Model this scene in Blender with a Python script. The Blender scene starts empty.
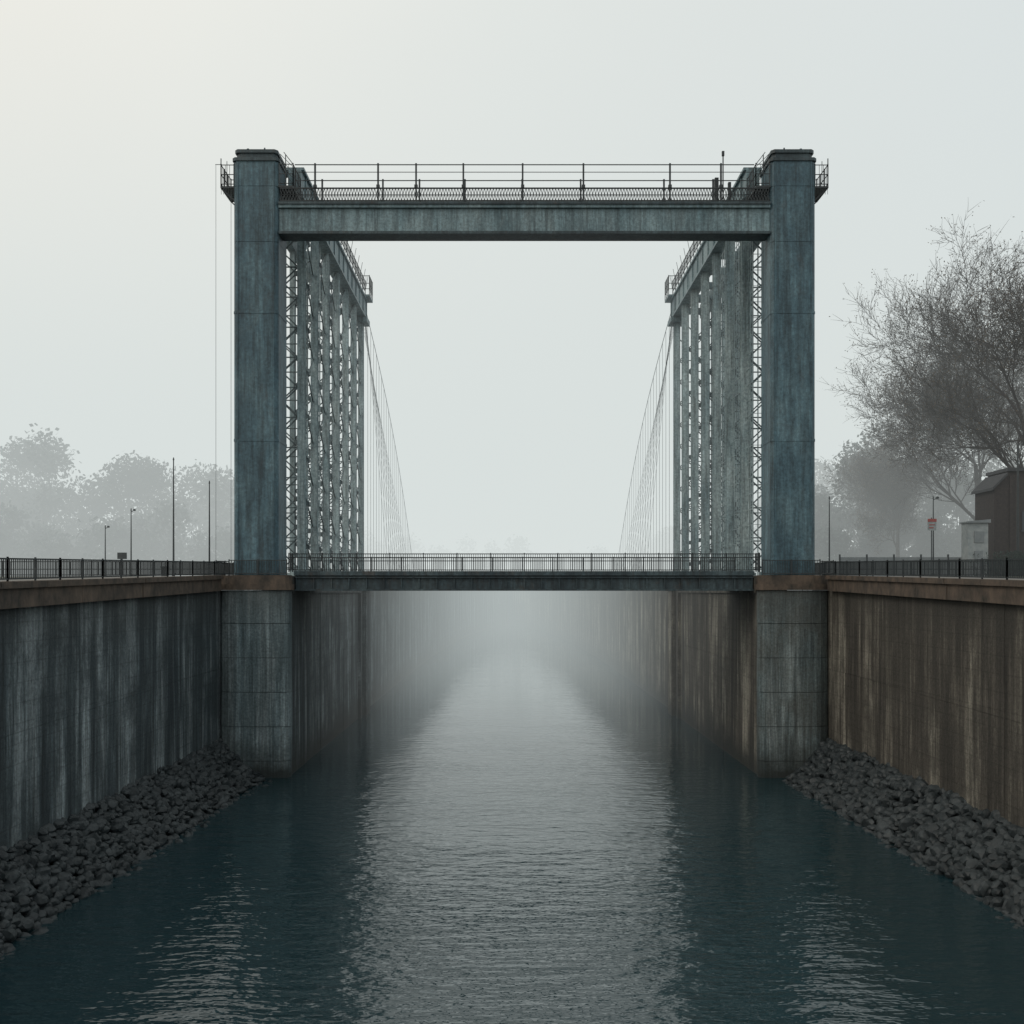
import bpy, math, random, bmesh
from mathutils import Vector, noise
random.seed(7)
R = math.radians
scene = bpy.context.scene
COL = scene.collection

# ------------------------------------------------------------------ mesh helper
class MB:
    def __init__(s): s.v=[]; s.f=[]; s.m=[]
    def add(s, vs, fs, mi=0):
        o=len(s.v); s.v.extend([tuple(p) for p in vs])
        for f in fs: s.f.append(tuple(i+o for i in f)); s.m.append(mi)
    def hexa(s, p, mi=0):
        s.add(p, [(0,3,2,1),(4,5,6,7),(0,1,5,4),(1,2,6,5),(2,3,7,6),(3,0,4,7)], mi)
    def box(s,x0,x1,y0,y1,z0,z1,mi=0):
        if x0>x1: x0,x1=x1,x0
        if y0>y1: y0,y1=y1,y0
        s.hexa([(x0,y0,z0),(x1,y0,z0),(x1,y1,z0),(x0,y1,z0),(x0,y0,z1),(x1,y0,z1),(x1,y1,z1),(x0,y1,z1)],mi)
    def tube(s,a,b,r0,r1=None,n=4,mi=0,cap=False):
        if r1 is None: r1=r0
        a=Vector(a); b=Vector(b); d=(b-a)
        if d.length<1e-6: return
        d.normalize()
        u=d.cross(Vector((0,0,1)) if abs(d.z)<.9 else Vector((0,1,0))).normalized(); w=d.cross(u)
        vs=[]
        for (c,r) in ((a,r0),(b,r1)):
            for k in range(n):
                t=2*math.pi*(k+.5)/n
                vs.append(c+u*(r*math.cos(t))+w*(r*math.sin(t)))
        fs=[(k,(k+1)%n,n+(k+1)%n,n+k) for k in range(n)]
        if cap: fs+= [tuple(range(n-1,-1,-1)),tuple(range(n,2*n))]
        s.add(vs,fs,mi)
    def prism(s,poly,z0,z1,mi=0):
        n=len(poly)
        a=sum(poly[i][0]*poly[(i+1)%n][1]-poly[(i+1)%n][0]*poly[i][1] for i in range(n))
        if a<0: poly=poly[::-1]
        vs=[(x,y,z0) for x,y in poly]+[(x,y,z1) for x,y in poly]
        fs=[(k,(k+1)%n,n+(k+1)%n,n+k) for k in range(n)]+[tuple(range(n-1,-1,-1)),tuple(range(n,2*n))]
        s.add(vs,fs,mi)
    def obj(s,name,mats,parent=None,smooth=False):
        me=bpy.data.meshes.new(name); me.from_pydata(s.v,[],s.f)
        for m in mats: me.materials.append(m)
        me.polygons.foreach_set("material_index",s.m)
        if smooth: me.polygons.foreach_set("use_smooth",[True]*len(s.f))
        me.update()
        ob=bpy.data.objects.new(name,me); COL.objects.link(ob)
        if parent: ob.parent=parent
        return ob
def empty(name):
    e=bpy.data.objects.new(name,None); COL.objects.link(e); return e

# ------------------------------------------------------------------ materials
def newmat(name):
    m=bpy.data.materials.new(name); m.use_nodes=True
    nt=m.node_tree; return m,nt,nt.nodes["Principled BSDF"]
def noise_n(nt,scale,vec=(1,1,1),detail=6,rough=.6,off=(0,0,0)):
    g=nt.nodes.new("ShaderNodeNewGeometry"); mp=nt.nodes.new("ShaderNodeMapping")
    mp.inputs["Scale"].default_value=vec; mp.inputs["Location"].default_value=off
    nt.links.new(g.outputs["Position"],mp.inputs["Vector"])
    n=nt.nodes.new("ShaderNodeTexNoise"); n.inputs["Scale"].default_value=scale
    n.inputs["Detail"].default_value=detail; n.inputs["Roughness"].default_value=rough
    nt.links.new(mp.outputs[0],n.inputs["Vector"]); return n.outputs["Fac"]
def ramp(nt,fac,stops):
    r=nt.nodes.new("ShaderNodeValToRGB"); el=r.color_ramp.elements
    while len(el)<len(stops): el.new(.5)
    for e,(p,c) in zip(el,stops):
        e.position=p; e.color=(c[0],c[1],c[2],1) if not isinstance(c,(int,float)) else (c,c,c,1)
    nt.links.new(fac,r.inputs[0]); return r.outputs[0]
def mix(nt,fac,a,b,mode='MIX'):
    n=nt.nodes.new("ShaderNodeMix"); n.data_type='RGBA'; n.blend_type=mode
    for sock,val in ((n.inputs[0],fac),(n.inputs[6],a),(n.inputs[7],b)):
        if isinstance(val,bpy.types.NodeSocket): nt.links.new(val,sock)
        elif isinstance(val,(int,float)): sock.default_value=val
        else: sock.default_value=(*val,1)
    return n.outputs[2]
def math_n(nt,op,a,b=0,c=0):
    n=nt.nodes.new("ShaderNodeMath"); n.operation=op
    for i,v in enumerate((a,b,c)):
        if isinstance(v,bpy.types.NodeSocket): nt.links.new(v,n.inputs[i])
        else: n.inputs[i].default_value=v
    return n.outputs[0]
def bump(nt,b,h,strength=.4,dist=.03):
    n=nt.nodes.new("ShaderNodeBump"); n.inputs["Distance"].default_value=dist
    if isinstance(strength,bpy.types.NodeSocket): nt.links.new(strength,n.inputs["Strength"])
    else: n.inputs["Strength"].default_value=strength
    nt.links.new(h,n.inputs["Height"]); nt.links.new(n.outputs[0],b.inputs["Normal"])

def concrete(name,dark,mid,light,stain,stain_amt=.5,low_dark=True,lines=True):
    m,nt,b=newmat(name)
    s1=noise_n(nt,1.0,(.55,.55,.045),9,.75)
    s2=noise_n(nt,1.0,(4.0,4.0,.11),8,.8,(3,7,1))
    bl=noise_n(nt,.28,(1,1,1),10,.75)
    c=ramp(nt,s1,[(.41,dark),(.5,mid),(.60,light)])
    c=mix(nt,.9,c,ramp(nt,s2,[(.36,.25),(.5,.85),(.64,1.7)]),'MULTIPLY')
    c=mix(nt,ramp(nt,bl,[(.43,0.0),(.57,stain_amt)]),c,stain)
    fine=noise_n(nt,8,(1,1,1),8,.8)
    c=mix(nt,.7,c,ramp(nt,fine,[(.35,.4),(.65,1.5)]),'MULTIPLY')
    g=nt.nodes.new("ShaderNodeNewGeometry"); sp=nt.nodes.new("ShaderNodeSeparateXYZ")
    nt.links.new(g.outputs["Position"],sp.inputs[0])
    if lines:
        f2=math_n(nt,'FRACT',math_n(nt,'MULTIPLY',sp.outputs[2],1.55))
        c=mix(nt,.6,c,ramp(nt,f2,[(0,.5),(.05,1.0),(.95,1.0),(1,.6)]),'MULTIPLY')
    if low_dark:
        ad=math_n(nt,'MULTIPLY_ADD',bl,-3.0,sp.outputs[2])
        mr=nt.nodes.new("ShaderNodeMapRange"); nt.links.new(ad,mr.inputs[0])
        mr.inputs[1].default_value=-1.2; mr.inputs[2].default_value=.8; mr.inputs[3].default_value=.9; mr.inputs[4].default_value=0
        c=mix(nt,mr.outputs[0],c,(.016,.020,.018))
        a2=math_n(nt,'MULTIPLY_ADD',s2,6.0,sp.outputs[2])
        m2=nt.nodes.new("ShaderNodeMapRange"); nt.links.new(a2,m2.inputs[0])
        m2.inputs[1].default_value=10.8; m2.inputs[2].default_value=13.4; m2.inputs[3].default_value=0; m2.inputs[4].default_value=.65
        c=mix(nt,m2.outputs[0],c,(.034,.032,.027))
    nt.links.new(c,b.inputs["Base Color"]); b.inputs["Roughness"].default_value=.85
    bump(nt,b,fine,.6,.05); return m
def steel(name,dark,mid,light,rust=.25,rough=.55):
    m,nt,b=newmat(name)
    n1=noise_n(nt,.5,(1,1,.45),8,.7); n2=noise_n(nt,1,(4,4,.22),7,.75,(5,1,2)); n3=noise_n(nt,6,(1,1,1),8,.8)
    c=ramp(nt,n1,[(.37,dark),(.5,mid),(.63,light)])
    c=mix(nt,.85,c,ramp(nt,n2,[(.36,.45),(.64,1.55)]),'MULTIPLY')
    c=mix(nt,.7,c,ramp(nt,n3,[(.36,.45),(.64,1.55)]),'MULTIPLY')
    c=mix(nt,ramp(nt,noise_n(nt,1.1,(1,1,.5),8,.75,(9,2,4)),[(.56,0.0),(.72,rust)]),c,(.10,.06,.035))
    nt.links.new(c,b.inputs["Base Color"]); b.inputs["Roughness"].default_value=rough
    bump(nt,b,n3,.4,.015); return m
def simple(name,c0,c1,scale=4,rough=.8,metal=0,vec=(1,1,1),bd=.02,spec=.5):
    m,nt,b=newmat(name); n=noise_n(nt,scale,vec,7,.7)
    nt.links.new(ramp(nt,n,[(.33,c0),(.67,c1)]),b.inputs["Base Color"])
    b.inputs["Roughness"].default_value=rough; b.inputs["Metallic"].default_value=metal
    b.inputs["Specular IOR Level"].default_value=spec
    if bd: bump(nt,b,n,.4,bd)
    return m

M_steel=steel("painted_steel_blue_grey",(.028,.061,.080),(.050,.098,.122),(.086,.146,.170),.2)
M_beam=steel("painted_steel_pale",(.075,.125,.142),(.12,.178,.196),(.18,.245,.26),.25)
M_frame=steel("frame_steel",(.17,.235,.255),(.25,.32,.335),(.33,.40,.41),.15)
M_brace=steel("brace_steel",(.05,.08,.09),(.09,.12,.13),(.13,.17,.18),.3)
M_dark=simple("dark_iron",(.016,.022,.025),(.036,.044,.047),3,.6)
M_girder=steel("girder_dark",(.016,.029,.036),(.03,.049,.057),(.05,.075,.083),.5)
M_rust=simple("rusty_coping",(.030,.027,.023),(.13,.095,.07),1.6,.85,vec=(1,1,.6))
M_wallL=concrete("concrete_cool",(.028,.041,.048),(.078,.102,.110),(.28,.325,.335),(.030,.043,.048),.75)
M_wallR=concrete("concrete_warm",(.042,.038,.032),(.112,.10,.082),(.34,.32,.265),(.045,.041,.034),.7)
M_pierL=concrete("pier_stone_cool",(.095,.136,.15),(.185,.24,.255),(.31,.365,.375),(.085,.115,.12),.5,lines=False)
M_pierR=concrete("pier_stone_warm",(.06,.083,.09),(.12,.156,.163),(.23,.272,.275),(.08,.08,.07),.5,lines=False)
M_rock=simple("wet_rock",(.005,.009,.011),(.046,.056,.060),1.4,.55,bd=.06,spec=.4)
M_bark=simple("bark",(.03,.026,.024),(.065,.056,.05),3,.95)
M_leafA=simple("leaves_sparse_autumn",(.06,.045,.03),(.11,.08,.05),.6,.9,bd=0)
M_leafB=simple("leaves_grey_green",(.035,.055,.05),(.07,.09,.08),.3,.9,bd=0)
M_ground=simple("ground_soil_grass",(.05,.06,.04),(.10,.10,.075),.8,.95)
M_pave=simple("paving",(.12,.115,.105),(.2,.195,.18),1.5,.9)
M_brick=simple("dark_brick",(.022,.018,.018),(.05,.038,.034),5,.9)
M_roof=simple("slate_roof",(.025,.027,.03),(.05,.05,.055),4,.7)
M_white=simple("white_render",(.22,.25,.26),(.38,.40,.40),2,.8,bd=0)
M_glass=simple("window_glass",(.02,.025,.03),(.03,.035,.04),1,.25,bd=0)
M_red=simple("red_paint",(.28,.05,.045),(.36,.07,.05),3,.5,bd=0)
M_grey=simple("grey_panel",(.16,.18,.19),(.24,.26,.27),2,.7,bd=0)
M_wire=simple("galvanised_wire",(.12,.14,.15),(.2,.22,.23),2,.5,bd=0)

# water
M_water,nt,b=newmat("canal_water")
b.inputs["Base Color"].default_value=(.012,.033,.040,1); b.inputs["Roughness"].default_value=.06; b.inputs["IOR"].default_value=1.6
w1=noise_n(nt,1,(.16,.40,1),2,.5); w2=noise_n(nt,1,(.75,1.9,1),3,.5,(4,2,0)); w3=noise_n(nt,1,(2.0,4.6,1),2,.5,(1,8,0))
h=math_n(nt,'MULTIPLY',w1,.9); h=math_n(nt,'MULTIPLY_ADD',w2,.85,h); h=math_n(nt,'MULTIPLY_ADD',w3,.34,h)
g=nt.nodes.new("ShaderNodeNewGeometry"); sp=nt.nodes.new("ShaderNodeSeparateXYZ"); nt.links.new(g.outputs["Position"],sp.inputs[0])
mr=nt.nodes.new("ShaderNodeMapRange"); nt.links.new(sp.outputs[1],mr.inputs[0])   # wind ripples die down in the sheltered cut
mr.inputs[1].default_value=24; mr.inputs[2].default_value=80; mr.inputs[3].default_value=1.0; mr.inputs[4].default_value=.15
patch=ramp(nt,noise_n(nt,.12,(1,2.2,1),3,.5,(2,5,0)),[(.35,.6),(.65,1.0)])
bump(nt,b,h,math_n(nt,'MULTIPLY',mr.outputs[0],patch),.14)

# ------------------------------------------------------------------ quay level
def zq(y):
    if y<5: return 9.62
    if y<54: return 9.62+(y-5)/49*1.23
    return 10.85

# ------------------------------------------------------------------ water & ground
w=MB(); w.add([(-40,-150,0),(40,-150,0),(40,330,0),(-40,330,0)],[(0,1,2,3)]); w.obj("water",[M_water])
prof=[(-400,17.2),(5,17.2),(20,17.2),(54,17.2),(54.02,14),(82,14),(150,13.4),(200,12.2),(245,9.5),(280,6.5),(300,.01)]
g=MB()
for s in (-1,1):
    for (y0,x0),(y1,x1) in zip(prof[:-1],prof[1:]):
        q=[(s*x0,y0,zq(y0)-.02),(s*1500,y0,zq(y0)-.02),(s*1500,y1,zq(y1)-.02),(s*x1,y1,zq(y1)-.02)]
        g.add(q,[(0,1,2,3) if s>0 else (3,2,1,0)])
g.add([(-1500,300,10.83),(1500,300,10.83),(1500,2500,10.83),(-1500,2500,10.83)],[(0,1,2,3)])
g.obj("ground",[M_ground])
pv=MB()
for s in (-1,1):
    ys=[-100,5,20,35,54]
    for y0,y1 in zip(ys[:-1],ys[1:]):
        q=[(s*17.65,y0,zq(y0)+.0),(s*24,y0,zq(y0)),(s*24,y1,zq(y1)),(s*17.65,y1,zq(y1))]
        pv.add(q,[(0,1,2,3) if s>0 else (3,2,1,0)])
pv.obj("quay_pavement",[M_pave])

# ------------------------------------------------------------------ canal walls
for s,MW in ((-1,M_wallL),(1,M_wallR)):
    e=empty("canal_wall")
    mb=MB()
    X0=16.5; ys=[-60+4.75*i for i in range(25)]; ys=[y for y in ys if y<55]+[56]
    for y0,y1 in zip(ys[:-1],ys[1:]):
        zt0,zt1=zq(y0)-.78,zq(y1)-.78
        for a,bq in ((0,.62),(.62,1.0)):
            z00=-1+(zt0+1)*a+.006; z01=-1+(zt0+1)*bq-.006; z10=-1+(zt1+1)*a+.006; z11=-1+(zt1+1)*bq-.006
            dx=random.uniform(-.012,.012)
            xs=(s*(X0+dx),s*18.0)
            A,B=(xs[0],xs[1]) if s>0 else (xs[1],xs[0])
            mb.hexa([(A,y0+.008,z00),(B,y0+.008,z00),(B,y1-.008,z10),(A,y1-.008,z10),
                     (A,y0+.008,z01),(B,y0+.008,z01),(B,y1-.008,z11),(A,y1-.008,z11)])
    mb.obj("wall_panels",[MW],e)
    bk=MB(); bk.box(s*16.56,s*17.9,-60,55.9,-1,8.8); bk.obj("joint_backing",[M_dark],e)
    cp=MB()
    y=-60
    while y<53.4:
        y1=min(y+3.0,53.5)
        j=random.uniform(-.02,.02)
        A,B=sorted((s*(16.22+j),s*17.6))
        cp.hexa([(A,y+.015,zq(y)-.78),(B,y+.015,zq(y)-.78),(B,y1,zq(y1)-.78),(A,y1,zq(y1)-.78),
                 (A,y+.015,zq(y)+.0),(B,y+.015,zq(y)+.0),(B,y1,zq(y1)+.0),(A,y1,zq(y1)+.0)])
        A,B=sorted((s*(16.10+j),s*17.0))
        cp.hexa([(A,y+.015,zq(y)-.16),(B,y+.015,zq(y)-.16),(B,y1,zq(y1)-.16),(A,y1,zq(y1)-.16),
                 (A,y+.015,zq(y)+.05),(B,y+.015,zq(y)+.05),(B,y1,zq(y1)+.05),(A,y1,zq(y1)+.05)])
        y=y1
    cp.obj("coping",[M_rust],e)
    iw=MB()
    ys=[54.32+26.28*i/6 for i in range(7)]
    for y0,y1 in zip(ys[:-1],ys[1:]):
        for z0,z1 in ((-1,2.4),(2.4,5.9),(5.9,10.0)):
            iw.box(s*(12.72+random.uniform(-.012,.012)),s*14.2,y0+.008,y1-.008,z0+.006,z1-.006)
    iw.box(s*12.80,s*14.1,54.4,80.7,-1,9.95)
    iw.obj("chamber_wall",[MW],e)
    bb=MB(); bb.box(s*12.3,s*14.3,80.62,82.5,-1,10.1); bb.box(s*12.2,s*14.4,80.45,82.6,10.1,10.6)
    bb.box(s*12.6,s*14.3,54.45,80.44,9.94,10.84)
    bb.box(s*12.5,s*14.1,78.9,79.6,-1,9.93)
    bb.obj("end_buttress",[MW],e)
    fw=MB()
    pts=[(12.9,82.5),(12.9,115),(12.7,150),(11.6,200),(10.2,225),(8.5,247),(6,270),(3.2,288),(0,296)]
    for (x0,y0),(x1,y1) in zip(pts[:-1],pts[1:]):
        A=[(s*x0,y0),(s*(x0+1.6),y0+1.2),(s*(x1+1.6),y1+1.2),(s*x1,y1)]
        fw.prism(A,-1,10.7)
    fw.obj("far_bank_wall",[MW],e)

# riprap
bm=bmesh.new(); bmesh.ops.create_icosphere(bm,subdivisions=2,radius=1)
ico_v=[v.co.copy() for v in bm.verts]; ico_f=[tuple(v.index for v in f.verts) for f in bm.faces]; bm.free()
def rock(mb,c,r):
    off=Vector((random.uniform(0,99),random.uniform(0,99),random.uniform(0,99)))
    sx,sy,sz=random.uniform(.75,1.25),random.uniform(.75,1.3),random.uniform(.6,1.0)
    planes=[(Vector((random.gauss(0,1),random.gauss(0,1),random.gauss(0,1))).normalized(),random.uniform(.58,.9)) for _ in range(7)]
    vs=[]
    for v in ico_v:
        p=v.copy()
        for n,d in planes:
            t=p.dot(n)
            if t>d: p-=n*(t-d)
        p*=1+.12*noise.noise(p*2+off)
        vs.append((c[0]+p.x*r*sx,c[1]+p.y*r*sy,c[2]+p.z*r*sz))
    mb.add(vs,ico_f)
for s in (-1,1):
    mb=MB()
    y=12.0
    while y<54.4:
        k=min(1,max(0,(54-y)/25))
        xw=13.9+(.95 if s>0 else 1.2)*k
        if y>53.2: xw=14.6
        n=12 if s<0 else 10
        for i in range(n):
            t=(i+random.uniform(-.35,.35))/(n-1)
            x=xw-.15+(16.5-xw+.15)*t; z=-.15+2.05*max(0,t)**.9+random.uniform(-.07,.09)
            rock(mb,(s*x,y+random.uniform(-.12,.12),z),random.uniform(.13,.30) if s<0 else random.uniform(.19,.36))
        y+=.27 if s<0 else .33
    for _ in range(60):
        yy=random.uniform(15,53); k=min(1,max(0,(54-yy)/25)); xw=13.9+(.95 if s>0 else 1.2)*k
        rock(mb,(s*(xw-random.uniform(.2,.6)),yy,-.1),random.uniform(.12,.26))
    mb.add([(s*14.9,5,-.5),(s*16.6,5,1.7),(s*16.6,54.5,1.7),(s*14.2,54.5,-.5)],[(0,1,2,3)])
    mb.obj("riprap_rocks",[M_rock])

# ------------------------------------------------------------------ bridge piers
for s,MP in ((-1,M_pierL),(1,M_pierR)):
    e=empty("bridge_pier")
    base=[(13.0,57.5),(13.0,54.31),(12.62,54.31),(12.62,54.0),(12.72,53.84),(12.9,53.76),(15.5,53.76),(15.95,53.86),(16.35,54.15),(16.62,54.6),(16.7,55.1),(16.7,57.5)]
    def fp(o): 
        cx,cy=14.7,55.7
        return [(s*(x+(o if x>cx else -o)),y-(o if y<54.3 else 0)) for x,y in base]
    mb=MB(); z=-1; hs=[1.9,1.85,1.85,1.85,1.85,1.8]
    for hh in hs:
        mb.prism(fp(random.uniform(-.01,.01)),z+.014,z+hh-.014); z+=hh
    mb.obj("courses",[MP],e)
    c=MB(); c.prism(fp(-.05),-1,10.05); c.obj("core",[M_dark],e)
    t=MB(); t.prism(fp(.12),10.1,10.42); t.prism(fp(.02),10.42,10.9)
    t.obj("cap",[M_rust],e)

# ------------------------------------------------------------------ bridge
BR=empty("vertical_lift_bridge")
def railing(mb,p0,p1,h=.8,step=.16,post=2.0,r=.012,rr=.03,rails=(1.0,.12),mi=0,pr=.035):
    p0=Vector(p0);p1=Vector(p1);L=(p1-p0).length;up=Vector((0,0,1))
    for q in rails: mb.tube(p0+up*h*q,p1+up*h*q,rr,n=4,mi=mi)
    if step:
        n=int(L/step)
        for i in range(n+1):
            p=p0.lerp(p1,i/n); mb.tube(p+up*h*rails[-1],p+up*h*rails[0],r,n=4,mi=mi)
    n=max(1,int(round(L/post)))
    for i in range(n+1):
        p=p0.lerp(p1,i/n); mb.tube(p-up*.02,p+up*(h+.06),pr,n=4,mi=mi)

PX0,PX1=13.3,15.7
for s in (-1,1):
    def pf(o,x0=PX0,x1=PX1,y0=53.95,y1=56.2,c=.16):
        x0-=o;x1+=o;y0-=o;y1+=o
        P=[(x0+c,y0),(x1-c,y0),(x1,y0+c),(x1,y1-c),(x1-c,y1),(x0+c,y1),(x0,y1-c),(x0,y0+c)]
        return [(s*x,y) for x,y in P]
    mb=MB()
    zs=[10.9,18.2,25.1,28.9,31.9,33.25]
    for a,bq in zip(zs[:-1],zs[1:]): mb.prism(pf(0),a+.010,bq-.010)
    mb.prism(pf(-.05),10.9,33.2)
    for zz in (11.0,18.2,25.1): mb.prism(pf(.02),zz-.07,zz+.07)
    for x in (PX0+.24,PX1-.24): mb.box(s*(x-.03),s*(x+.03),53.92,53.97,11.1,33.2)
    mb.obj("pylon",[M_steel],BR)
    cp=MB(); cp.prism(pf(.07),33.25,33.42); cp.prism(pf(-.12),33.42,33.72); cp.prism(pf(-.04),33.72,33.9)
    cp.tube((s*14.1,54.3,33.9),(s*14.1,54.3,34.1),.05,cap=True); cp.tube((s*15,54.3,33.9),(s*15,54.3,34.05),.08,cap=True)
    cp.obj("pylon_cap",[M_girder],BR)
    bl=MB()
    bl.box(s*PX1,s*16.45,54.1,56.1,31.85,31.95); bl.box(s*12.5,s*PX0,54.0,56.1,31.85,31.95)
    for y in (54.2,56.0): 
        bl.tube((s*PX1,y,31.2),(s*16.4,y,31.85),.04); bl.tube((s*PX0,y,31.2),(s*12.6,y,31.85),.04)
    for a,bq in (((15.72,54.12),(16.42,54.12)),((16.42,54.12),(16.42,56.08)),((15.72,56.08),(16.42,56.08)),((13.25,54.02),(12.5,54.02)),((12.5,54.02),(12.5,56.0))):
        railing(bl,(s*a[0],a[1],31.95),(s*bq[0],bq[1],31.95),1.15,.22,.75,.014,.025,(1.0,.55,.1))
    bl.tube((s*16.42,54.12,31.9),(s*16.42,54.12,33.45),.03); bl.tube((s*16.1,54.12,31.9),(s*16.1,54.12,33.3),.02)
    for k in range(6):
        x=15.75+.13*k; bl.tube((s*x,54.1,31.5),(s*x,54.1,31.85),.012)
    for k in range(4): bl.tube((s*12.55,54.02,32.1+.3*k),(s*13.2,54.02,32.9+.25*k),.018)
    bl.tube((s*12.5,54.02,33.1),(s*13.0,54.02,33.75),.025); bl.tube((s*12.9,54.02,31.9),(s*12.9,54.02,33.6),.03)
    bl.obj("balcony",[M_dark],BR)

# top portal beam
tb=MB()
n=5
for i in range(n):
    x0=-13.28+26.56*i/n; x1=-13.28+26.56*(i+1)/n
    tb.box(x0+.006,x1-.006,54.15,55.0,29.5,30.75)
tb.box(-13.26,13.26,54.19,54.96,29.48,30.8)
tb.box(-13.28,13.28,54.02,55.2,29.36,29.5,1); tb.box(-13.28,13.28,54.0,55.3,30.76,30.93)
tb.box(-13.28,13.28,53.92,56.1,30.93,31.06,1)
tb.obj("portal_beam",[M_beam,M_girder],BR)
pr=MB()
for yy in (53.97,56.05):
    pr.tube((-13.2,yy,31.78),(13.2,yy,31.78),.045); pr.tube((-13.2,yy,31.12),(13.2,yy,31.12),.04); pr.tube((-13.2,yy,31.45),(13.2,yy,31.45),.02)
    x=-13.2
    while x<13.1:
        pr.tube((x,yy,31.12),(x+.16,yy,31.78),.022); pr.tube((x+.16,yy,31.12),(x,yy,31.78),.022); x+=.16
    for zz,rr in ((33.05,.03),(32.65,.02),(32.2,.02)): pr.tube((-12.4,yy,zz),(12.4,yy,zz),rr)
    for x in (-11.3,-7.9,-5.85,-3.3,-.1,3.18,7.85,10.6):
        pr.tube((x,yy,31.06),(x,yy,33.12),.065,cap=True)
        pr.box(x-.09,x+.09,yy-.09,yy+.09,31.78,31.95)
pr.tube((10.85,54.6,31.06),(10.85,54.6,33.9),.04); pr.tube((10.85,54.6,33.8),(10.85,54.6,34.05),.09,cap=True)
pr.box(10.35,10.55,54.3,54.6,31.06,32.5); pr.box(11.1,11.25,54.4,54.6,31.06,32.3)
pr.obj("parapet_and_handrail",[M_dark],BR)

# road deck
dk=MB()
dk.box(-12.58,12.58,54.9,61.0,10.88,11.08); dk.box(-12.6,12.6,54.7,54.88,10.9,11.14)
for y0 in (54.95,57.8,60.6): dk.box(-12.56,12.56,y0,y0+.3,10.12,10.88)
dk.box(-12.57,12.57,54.78,55.4,10.06,10.16); dk.box(-12.57,12.57,54.78,55.4,10.76,10.84)
for i in range(27): 
    x=-12.5+i*25/26; dk.box(x-.03,x+.03,54.84,54.95,10.18,10.76)
for i in range(9):
    x=-12+i*3; dk.box(x-.1,x+.1,55.25,60.6,10.3,10.8)
dk.obj("deck",[M_girder],BR)
dr=MB()
for yy in (54.8,60.9): railing(dr,(-12.9,yy,11.1),(12.9,yy,11.1),.98,.12,1.85,.019,.035,(1.0,.8,.1))
for s in (-1,1): railing(dr,(s*12.7,54.8,11.1),(s*12.7,54.2,11.1),.98,.14,.6,.013,.035,(1.0,.8,.1))
dr.obj("deck_railing",[M_dark],BR)

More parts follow.
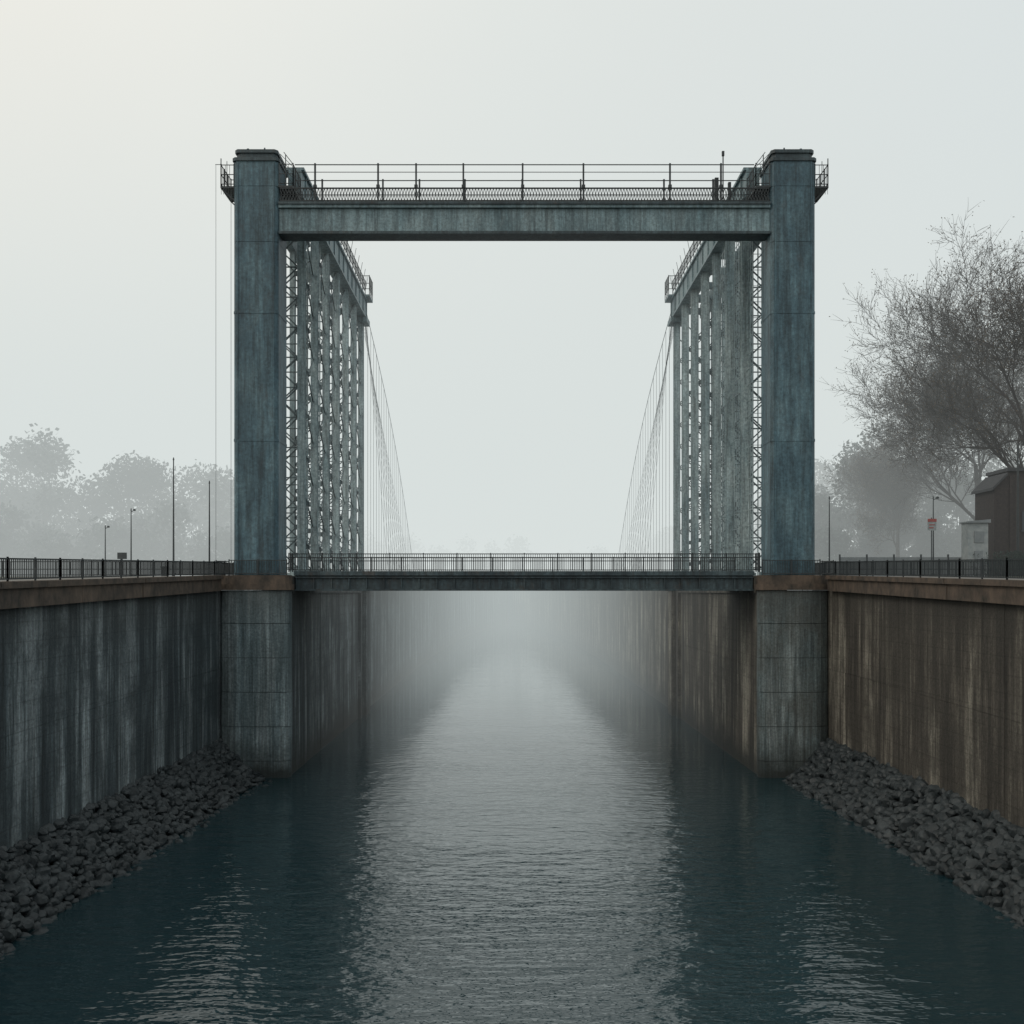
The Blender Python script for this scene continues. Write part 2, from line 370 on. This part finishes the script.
# longitudinal side frames
for s in (-1,1):
    gd=MB()
    gd.box(s*12.55,s*13.3,56.4,82.3,32.45,33.8); gd.box(s*12.4,s*13.45,56.42,82.4,33.8,33.95); gd.box(s*12.45,s*13.4,56.42,82.4,32.3,32.45)
    for i in range(14):
        y=57.5+i*1.9; gd.box(s*12.47,s*12.55,y-.04,y+.04,32.45,33.8)
    gd.box(s*14.9,s*15.4,56.4,82.3,32.5,33.6)
    for i in range(8):
        y=58+i*3.4; gd.box(s*13.3,s*14.9,y-.12,y+.12,32.7,33.2)
    gd.box(s*12.1,s*15.6,81.0,82.9,33.95,34.1); gd.box(s*12.3,s*13.5,80.9,82.6,31.9,32.3)
    gd.obj("side_girder",[M_beam],BR)
    rl=MB()
    railing(rl,(s*12.45,64,33.95),(s*12.45,81,33.95),1.2,.3,1.3,.018,.028,(1.0,.65,.3))
    railing(rl,(s*12.12,81.0,34.1),(s*12.12,82.85,34.1),1.5,.25,.6,.018,.03,(1.0,.6,.3))
    railing(rl,(s*12.12,81.0,34.1),(s*13.2,81.0,34.1),1.5,.25,.6,.018,.03,(1.0,.6,.3))
    for i in range(10):
        y=66+i*1.6; rl.tube((s*12.4,y,34),(s*12.2,y+.5,35.6),.02)
    rl.obj("side_railing",[M_dark],BR)
    cl=MB()
    ncol=7
    for i in range(ncol):
        y=58.2+i*3.92
        for x,wd in ((12.9,.21 if s<0 else .25),(15.1,.16)):
            cl.box(s*(x-wd),s*(x+wd),y-.24,y-.19,10.85,32.4); cl.box(s*(x-wd),s*(x+wd),y+.19,y+.24,10.85,32.4)
            cl.box(s*(x-.05),s*(x+.05),y-.19,y+.19,10.85,32.4)
            cl.box(s*(x-wd-.15),s*(x+wd+.15),y-.4,y+.4,10.85,11.25)
        z=11.4; hh=1.75
        while z+hh<32.4:
            a,bq=(13.1,14.95)
            cl.tube((s*a,y,z),(s*bq,y,z+hh),.05,mi=1); cl.tube((s*bq,y,z),(s*a,y,z+hh),.05,mi=1)
            cl.tube((s*a,y,z),(s*bq,y,z),.045,mi=1)
            cl.tube((s*((a+bq)/2),y-.05,z+hh/2),(s*((a+bq)/2),y+.05,z+hh/2),.17,n=8,cap=True,mi=1)
            z+=hh
    if s>0:
        y=57.2
        while y<82:
            cl.tube((15.35,y,10.9),(15.35,y,32.5),.045); y+=1.3
        y=56.5
        while y<65:
            cl.tube((12.95,y,10.9),(12.95,y,32.4),.03); y+=.5
        x=12.95
        while x<15.3:
            cl.tube((x,56.55,10.9),(x,56.55,32.4),.03); x+=.3
        z=12
        while z<32:
            cl.tube((12.95,56.6,z),(12.95,65,z),.02); cl.tube((12.95,56.55,z),(15.2,56.55,z),.02); z+=.9
    else:
        for i in range(ncol-1):
            ya=58.2+i*3.92+.24; yb=ya+3.92-.48; z=11.4
            while z+2.6<32.4:
                cl.tube((-12.92,ya,z),(-12.92,yb,z+2.6),.045,mi=1); cl.tube((-12.96,yb,z),(-12.96,ya,z+2.6),.045,mi=1)
                cl.tube((-12.94,(ya+yb)/2-.16,z+1.3),(-12.94,(ya+yb)/2+.16,z+1.3),.16,n=6,cap=True,mi=1)
                z+=2.6
        for i in range(2):
            y=60.15+i*3.92
            cl.tube((-12.95,y,10.9),(-12.95,y,32.4),.05)
        z=11.5
        while z<32:
            cl.tube((-15.1,57,z),(-15.1,58.2+3.92,z+1.2),.03,mi=1); cl.tube((-15.1,57,z+1.2),(-15.1,62.1,z),.03,mi=1); z+=1.2
    cl.obj("lattice_columns",[M_frame,M_brace],BR)
    cb=MB()
    def mc(t): 
        y=82.4+44*t; z=33.6-21.5*t+ 2.6*math.sin(math.pi*t)
        return Vector((s*12.7,y,z))
    N=24
    for i in range(N): cb.tube(mc(i/N),mc((i+1)/N),.026,n=5)
    for i in range(1,N+1):
        p=mc(i/N); cb.tube(p,(p.x,p.y,10.7),.02,n=3)
    for i in range(9):
        cb.tube((s*12.7,82.4,33.5-.3*i),(s*12.75,100+3*i,10.7),.016,n=3)
    cb.obj("stay_cables",[M_wire],BR)
dc=MB(); dc.tube((-16.75,54.3,33.2),(-16.75,54.3,10.9),.012,n=4); dc.tube((-15.9,54.2,31.8),(-15.9,54.2,10.9),.014,n=4); dc.tube((-16.42,54.3,33.2),(-16.78,54.3,33.2),.02)
dc.obj("drop_cables",[M_wire],BR)

# quay railings
for s in (-1,1):
    mb=MB(); y=-20
    while y<53:
        y1=y+3.65
        railing(mb,(s*16.45,y,zq(y)+.04),(s*16.45,y1,zq(y1)+.04),.72,.12,1.83,.019,.032,(1.0,.12))
        y=y1
    railing(mb,(s*16.45,53.3,10.9),(s*15.9,53.8,10.9),.74,.13,.6,.016,.03,(1.0,.12))
    railing(mb,(s*15.9,53.82,10.9),(s*12.8,53.82,10.9),.8,.13,1.5,.016,.03,(1.0,.12))
    mb.obj("quay_railing",[M_dark])
    mb=MB(); railing(mb,(s*12.8,83,10.7),(s*12.8,140,10.7),.9,.4,3,.02,.03,(1.0,.5)); mb.obj("bank_railing",[M_dark])
    mb=MB(); railing(mb,(s*16.9,56.6,10.86),(s*70,57.2,10.86),.85,.2,2.5,.016,.03,(1.0,.5,.12)); mb.obj("roadside_railing",[M_dark])

# ------------------------------------------------------------------ poles
def pole(x,y,h,r=.07,arm=0,z0=10.83):
    mb=MB(); mb.tube((x,y,z0),(x,y,z0+h),r*1.2,r*.6,n=8,cap=True); mb.tube((x,y,z0),(x,y,z0+.5),r*1.8,n=8,cap=True)
    mb.tube((x,y,z0+h),(x,y,z0+h+.18),r*1.1,r*.4,n=8,cap=True)
    if arm:
        mb.tube((x,y,z0+h-.1),(x+arm,y,z0+h+.05),r*.5,n=6); mb.box(x+arm*.75,x+arm*1.2,y-.1,y+.1,z0+h-.02,z0+h+.12)
    mb.obj("lamp_post" if arm else "mast_pole",[M_dark])
pole(-24.3,70,8.4,.06); pole(-19.7,63,6.0,.05); pole(-28.4,73,5.1,.05,.25); pole(-32.3,78,4.2,.05,.25)
pole(21.6,70,5.7,.05); pole(29.3,71,5.8,.05,.3); pole(35.2,70.8,9.5,.09)
mb=MB(); mb.box(-25.1,-24.7,69.8,70.2,10.85,11.7); mb.box(-25.15,-24.65,69.75,70.25,11.7,11.78); mb.tube((-27.9,70,10.85),(-27.9,70,12.6),.05); mb.box(-28.2,-27.6,69.9,70.1,12.3,12.75)
mb.obj("utility_cabinet",[M_dark])
mb=MB(); 
mb.tube((28.75,70,10.83),(28.75,70,15.2),.035,n=8,mi=0); mb.box(28.75-.3,28.75+.3,69.9,69.94,14.3,15.1,1)
mb.box(28.75-.31,28.75+.31,69.88,69.905,14.9,15.11,2); mb.box(28.75-.22,28.75+.1,69.885,69.905,14.45,14.52,2); mb.box(28.75-.22,28.75+.2,69.885,69.905,14.65,14.72,2)
mb.obj("traffic_sign",[M_dark,M_white,M_red])
mb=MB()
x=23
while x<31.2:
    mb.box(x+.05,x+1.9,72.0,72.05,11.0,12.5,0); mb.box(x-.05,x+.05,71.97,72.08,10.83,12.7,1); x+=1.95
mb.obj("panel_fence",[M_grey,M_dark])

# ------------------------------------------------------------------ building
BH=empty("brick_house")
mb=MB(); mb.box(35.6,46,73,76,10.8,18.8); mb.hexa([(34.6,73,10.8),(35.59,73,10.8),(35.59,76,10.8),(34.6,76,10.8),(34.6,73,17.6),(35.59,73,18.6),(35.59,76,18.6),(34.6,76,17.6)])
for k in range(4): mb.box(35.7+2.4*k,35.95+2.4*k,72.92,72.999,10.8,18.5)
mb.obj("walls",[M_brick],BH)
mb=MB(); mb.box(35.5,46.2,72.8,76.2,18.8,19.05)
mb.hexa([(34.4,72.8,17.4),(35.49,72.8,18.5),(35.49,76.2,18.5),(34.4,76.2,17.4),(34.4,72.8,17.6),(35.49,72.8,18.7),(35.49,76.2,18.7),(34.4,76.2,17.6)])
mb.obj("roof",[M_roof],BH)
mb=MB()
for x in (36.6,39.0):
    for z in (14.5,):
        mb.box(x,x+.9,72.93,72.98,z,z+1.4,0); mb.box(x-.08,x+.98,72.88,72.96,z-.12,z,1); mb.box(x+.42,x+.47,72.9,72.95,z,z+1.4,1)
mb.obj("windows",[M_glass,M_roof],BH)
SH=empty("white_shed")
mb=MB(); mb.box(31.75,33.2,71,72.0,10.8,14.9); mb.obj("walls",[M_white],SH)
mb=MB(); mb.hexa([(31.65,70.8,14.9),(33.3,70.8,14.9),(33.3,72.1,14.9),(31.65,72.1,14.9),(31.65,70.8,15.0),(33.3,70.8,15.15),(33.3,72.1,15.15),(31.65,72.1,15.0)])
mb.obj("roof",[M_grey],SH)
mb=MB(); mb.box(32.2,32.8,70.93,70.99,10.85,12.9); mb.box(32.2,32.9,70.94,70.99,13.5,14.3); mb.obj("door",[M_grey],SH)

# ------------------------------------------------------------------ trees
def rvec(): return Vector((random.gauss(0,1),random.gauss(0,1),random.gauss(0,1)))
def grow(mb,p,d,L,r,lev,maxlev,leaf):
    nseg=4 if lev<3 else 3 if lev<maxlev else 2
    sides=8 if lev==0 else 5 if lev<3 else 3
    pts=[p]; 
    for i in range(nseg):
        d=(d+rvec()*(.07 if lev==0 else .16)+Vector((0,0,.05))).normalized()
        q=pts[-1]+d*(L/nseg); ra=r*(1-.62*i/nseg); rb=r*(1-.62*(i+1)/nseg)
        mb.tube(pts[-1],q,ra,rb,n=sides,mi=0); pts.append(q)
        if lev<maxlev and (lev>0 or i>=1):
            for _ in range(2 if (lev>0 or i>1) else 1):
                u=d.cross(rvec()).normalized(); ang=random.uniform(.45,.95)
                nd=(d*math.cos(ang)+u*math.sin(ang)+Vector((0,0,.12))).normalized()
                f=random.uniform(.48,.72)*(1.05 if lev==0 else 1)
                grow(mb,q,nd,L*f,max(.018,rb*.62),lev+1,maxlev,leaf)
    if lev==maxlev and random.random()<leaf:
        for _ in range(2):
            c=pts[-1]+rvec()*.15; a=rvec().normalized()*.08; b2=rvec().normalized()*.06
            mb.add([c-a,c+b2,c+a,c-b2],[(0,1,2,3)],1)
def bigtree(x,y,h,seed,maxlev=5,leaf=.6,lean=0):
    random.seed(seed); mb=MB()
    grow(mb,Vector((x,y,10.6)),Vector((lean,0,1)).normalized(),h*.52,h*.019,0,maxlev,leaf)
    mb.obj("bare_tree",[M_bark,M_leafA])
bigtree(44.3,83,26.5,11,5,.5,-.07)
bigtree(44.0,93,22,12,5,.6,-.03)
bigtree(48.0,90,29,23,5,.5,-.03)
bigtree(38.5,101,14,15,5,.9)

def crown(mb,x,y,z0,h,wd,n,ls,low=.15):
    mb.tube((x,y,z0),(x+random.uniform(-.5,.5),y,z0+h*.6),.35,.15,n=5,mi=0)
    blobs=[]
    for k in range(11):
        a=random.uniform(0,6.28); rr=wd*random.uniform(.1,.75); zz=z0+h*random.uniform(low,.85)
        rr*=1-.5*max(0,(zz-z0)/h-.5)*2
        bc=Vector((x+rr*math.cos(a),y+rr*math.sin(a),zz)); blobs.append((bc,wd*random.uniform(.3,.5)))
        mb.tube((x,y,z0+h*.3),bc,.12,.04,n=3,mi=0)
    blobs.append((Vector((x,y,z0+h*.85)),wd*.38))
    for i in range(n):
        bc,br=random.choice(blobs)
        p=rvec().normalized()*br*random.uniform(.2,1.0)**.5
        if random.random()<.25: p*=1.3
        c=bc+Vector((p.x,p.y,p.z*.9)); a=rvec().normalized()*ls*random.uniform(.5,1.2); b2=rvec().normalized()*ls*.8
        mb.add([c-a,c+b2,c+a,c-b2],[(0,1,2,3)],1)
random.seed(5)
mb=MB()
x=-104
while x<-44:
    hh=random.uniform(23.5,26) if x<-70 else random.uniform(18,22)
    crown(mb,x,random.uniform(148,162),9.8,hh,random.uniform(6.5,8.5),3000,.38,.02); x+=random.uniform(2.9,4.0)
x=-102
while x<-38:
    crown(mb,x,random.uniform(138,145),9.5,random.uniform(8,14),5.5,1900,.38,.02); x+=random.uniform(3,4.5)
x=-190
while x<-104:
    crown(mb,x,random.uniform(148,162),10.2,25,8,900,.7); x+=8
y=170
while y<420:
    crown(mb,-50+random.uniform(-5,5),y,10.6,random.uniform(17,22),random.uniform(6,9),1200,.5); y+=random.uniform(10,15)
mb.obj("distant_tree_mass",[M_bark,M_leafB])
mb=MB()
for x,y,h in ((36,118,12),(40,116,17),(43.5,119,21),(48,116,24),(53,118,25),(60,120,27),(68,121,27),(38,126,14),(76,121,26),(45,124,19),(34.5,112,7),(40,111,8),(46,111,9),(52,111,9),(50,113,14),(43,112,11),(56,112,15)):
    crown(mb,x,y,10.2,h,max(3.5,h*.3),3600,.28,.04)
y=140
while y<420:
    crown(mb,52+random.uniform(-5,5),y,10.6,random.uniform(17,22),random.uniform(6,9),1200,.5); y+=random.uniform(10,15)
mb.obj("distant_tree_mass",[M_bark,M_leafB])
mb=MB()
x=-60
while x<60:
    crown(mb,x,random.uniform(325,345),10.6,random.uniform(10,19),random.uniform(6,9),900,.6,.02); x+=9
mb.obj("distant_tree_mass",[M_bark,M_leafB])
mb=MB()
for i in range(900):
    c=Vector((32.9+random.gauss(0,1.0),66+random.gauss(0,.6),10.8)); t=c+Vector((random.gauss(0,.35),random.gauss(0,.3),random.uniform(.5,1.9)))
    mb.tube(c,t,.014,.006,n=3); a=rvec()*.05; mb.add([t-a,t+rvec()*.05,t+a],[(0,1,2)])
mb.obj("shrub",[M_leafB])

# ------------------------------------------------------------------ fog banks (self-emitting volumes)
def emissive_fog(name,x0,x1,y0,y1,z0,z1,dens,col):
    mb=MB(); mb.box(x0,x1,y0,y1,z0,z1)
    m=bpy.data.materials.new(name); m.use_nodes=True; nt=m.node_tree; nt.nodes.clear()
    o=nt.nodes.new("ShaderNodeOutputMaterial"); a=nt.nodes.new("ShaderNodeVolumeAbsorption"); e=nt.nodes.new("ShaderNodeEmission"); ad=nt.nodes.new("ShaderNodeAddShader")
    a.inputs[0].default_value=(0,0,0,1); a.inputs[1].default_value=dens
    e.inputs[0].default_value=(*col,1); e.inputs[1].default_value=dens  # even glow stands in for skylight scattered by the mist
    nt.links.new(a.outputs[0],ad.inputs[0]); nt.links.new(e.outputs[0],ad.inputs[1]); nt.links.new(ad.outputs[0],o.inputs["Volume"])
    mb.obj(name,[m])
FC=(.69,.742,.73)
FL=(.56,.625,.622)  # dimmer emission colour, the shade of the cut put into it
emissive_fog("emissive_fog",-1400,1400,84,2400,10.95,75,.0105,FC)          # upper mist, bright by its own emission
emissive_fog("emissive_fog",-1400,1400,84,2400,-2,10.9,.0050,FL)           # thinner mist in the cut, shade put into its dimmer glow
emissive_fog("emissive_fog",-30,30,84.5,130,-1.9,10.8,.0030,FL)            # wisp behind the bridge, same dimmer glow
emissive_fog("emissive_fog",-1400,1400,58,83.9,-2,75,.0018,FC)

# ------------------------------------------------------------------ world & sun
wd=bpy.data.worlds.new("World"); scene.world=wd; wd.use_nodes=True; nt=wd.node_tree; nt.nodes.clear()
o=nt.nodes.new("ShaderNodeOutputWorld"); ms=nt.nodes.new("ShaderNodeMixShader")
sky=nt.nodes.new("ShaderNodeTexSky"); sky.sky_type='NISHITA'; sky.sun_disc=False; sky.sun_elevation=R(38)
b1=nt.nodes.new("ShaderNodeBackground"); b1.inputs[1].default_value=.1; nt.links.new(sky.outputs[0],b1.inputs[0])
tc=nt.nodes.new("ShaderNodeTexCoord"); sp=nt.nodes.new("ShaderNodeSeparateXYZ"); nt.links.new(tc.outputs["Generated"],sp.inputs[0])
mr=nt.nodes.new("ShaderNodeMapRange"); nt.links.new(sp.outputs[0],mr.inputs[0]); mr.inputs[1].default_value=-.5; mr.inputs[2].default_value=.5
c=ramp(nt,mr.outputs[0],[(0,(1.0,.95,.85)),(.5,(.83,.85,.81)),(1,(.71,.76,.765))])
nz=nt.nodes.new("ShaderNodeTexNoise"); nz.inputs["Scale"].default_value=2.0; nz.inputs["Detail"].default_value=4; nt.links.new(tc.outputs["Generated"],nz.inputs["Vector"])
c=mix(nt,.5,c,ramp(nt,nz.outputs[0],[(.3,.93),(.7,1.05)]),'MULTIPLY')
b2=nt.nodes.new("ShaderNodeBackground"); b2.inputs[1].default_value=1.0; nt.links.new(c,b2.inputs[0])
ms.inputs[0].default_value=.93; nt.links.new(b1.outputs[0],ms.inputs[1]); nt.links.new(b2.outputs[0],ms.inputs[2]); nt.links.new(ms.outputs[0],o.inputs[0])
sl=bpy.data.lights.new("sun","SUN"); sl.energy=.6; sl.angle=R(20); sl.color=(1,.95,.88)
so=bpy.data.objects.new("sun",sl); COL.objects.link(so)
d=Vector((-math.sin(R(60))*math.cos(R(38)),-math.cos(R(60))*math.cos(R(38)),math.sin(R(38))))
so.rotation_euler=d.to_track_quat('Z','Y').to_euler(); so.location=(-40,-20,60)
sky.sun_rotation=math.atan2(d.x,d.y)

# ------------------------------------------------------------------ camera
cam=bpy.data.cameras.new("camera"); co=bpy.data.objects.new("camera",cam); COL.objects.link(co)
co.location=(-.89,0,10); co.rotation_euler=(R(90),0,0)
cam.sensor_width=36; cam.lens=35.16; cam.shift_x=.0039; cam.shift_y=.078; cam.clip_end=4000; cam.clip_start=.1
scene.camera=co
scene.view_settings.view_transform='Standard'; scene.view_settings.look='None'; scene.view_settings.exposure=0
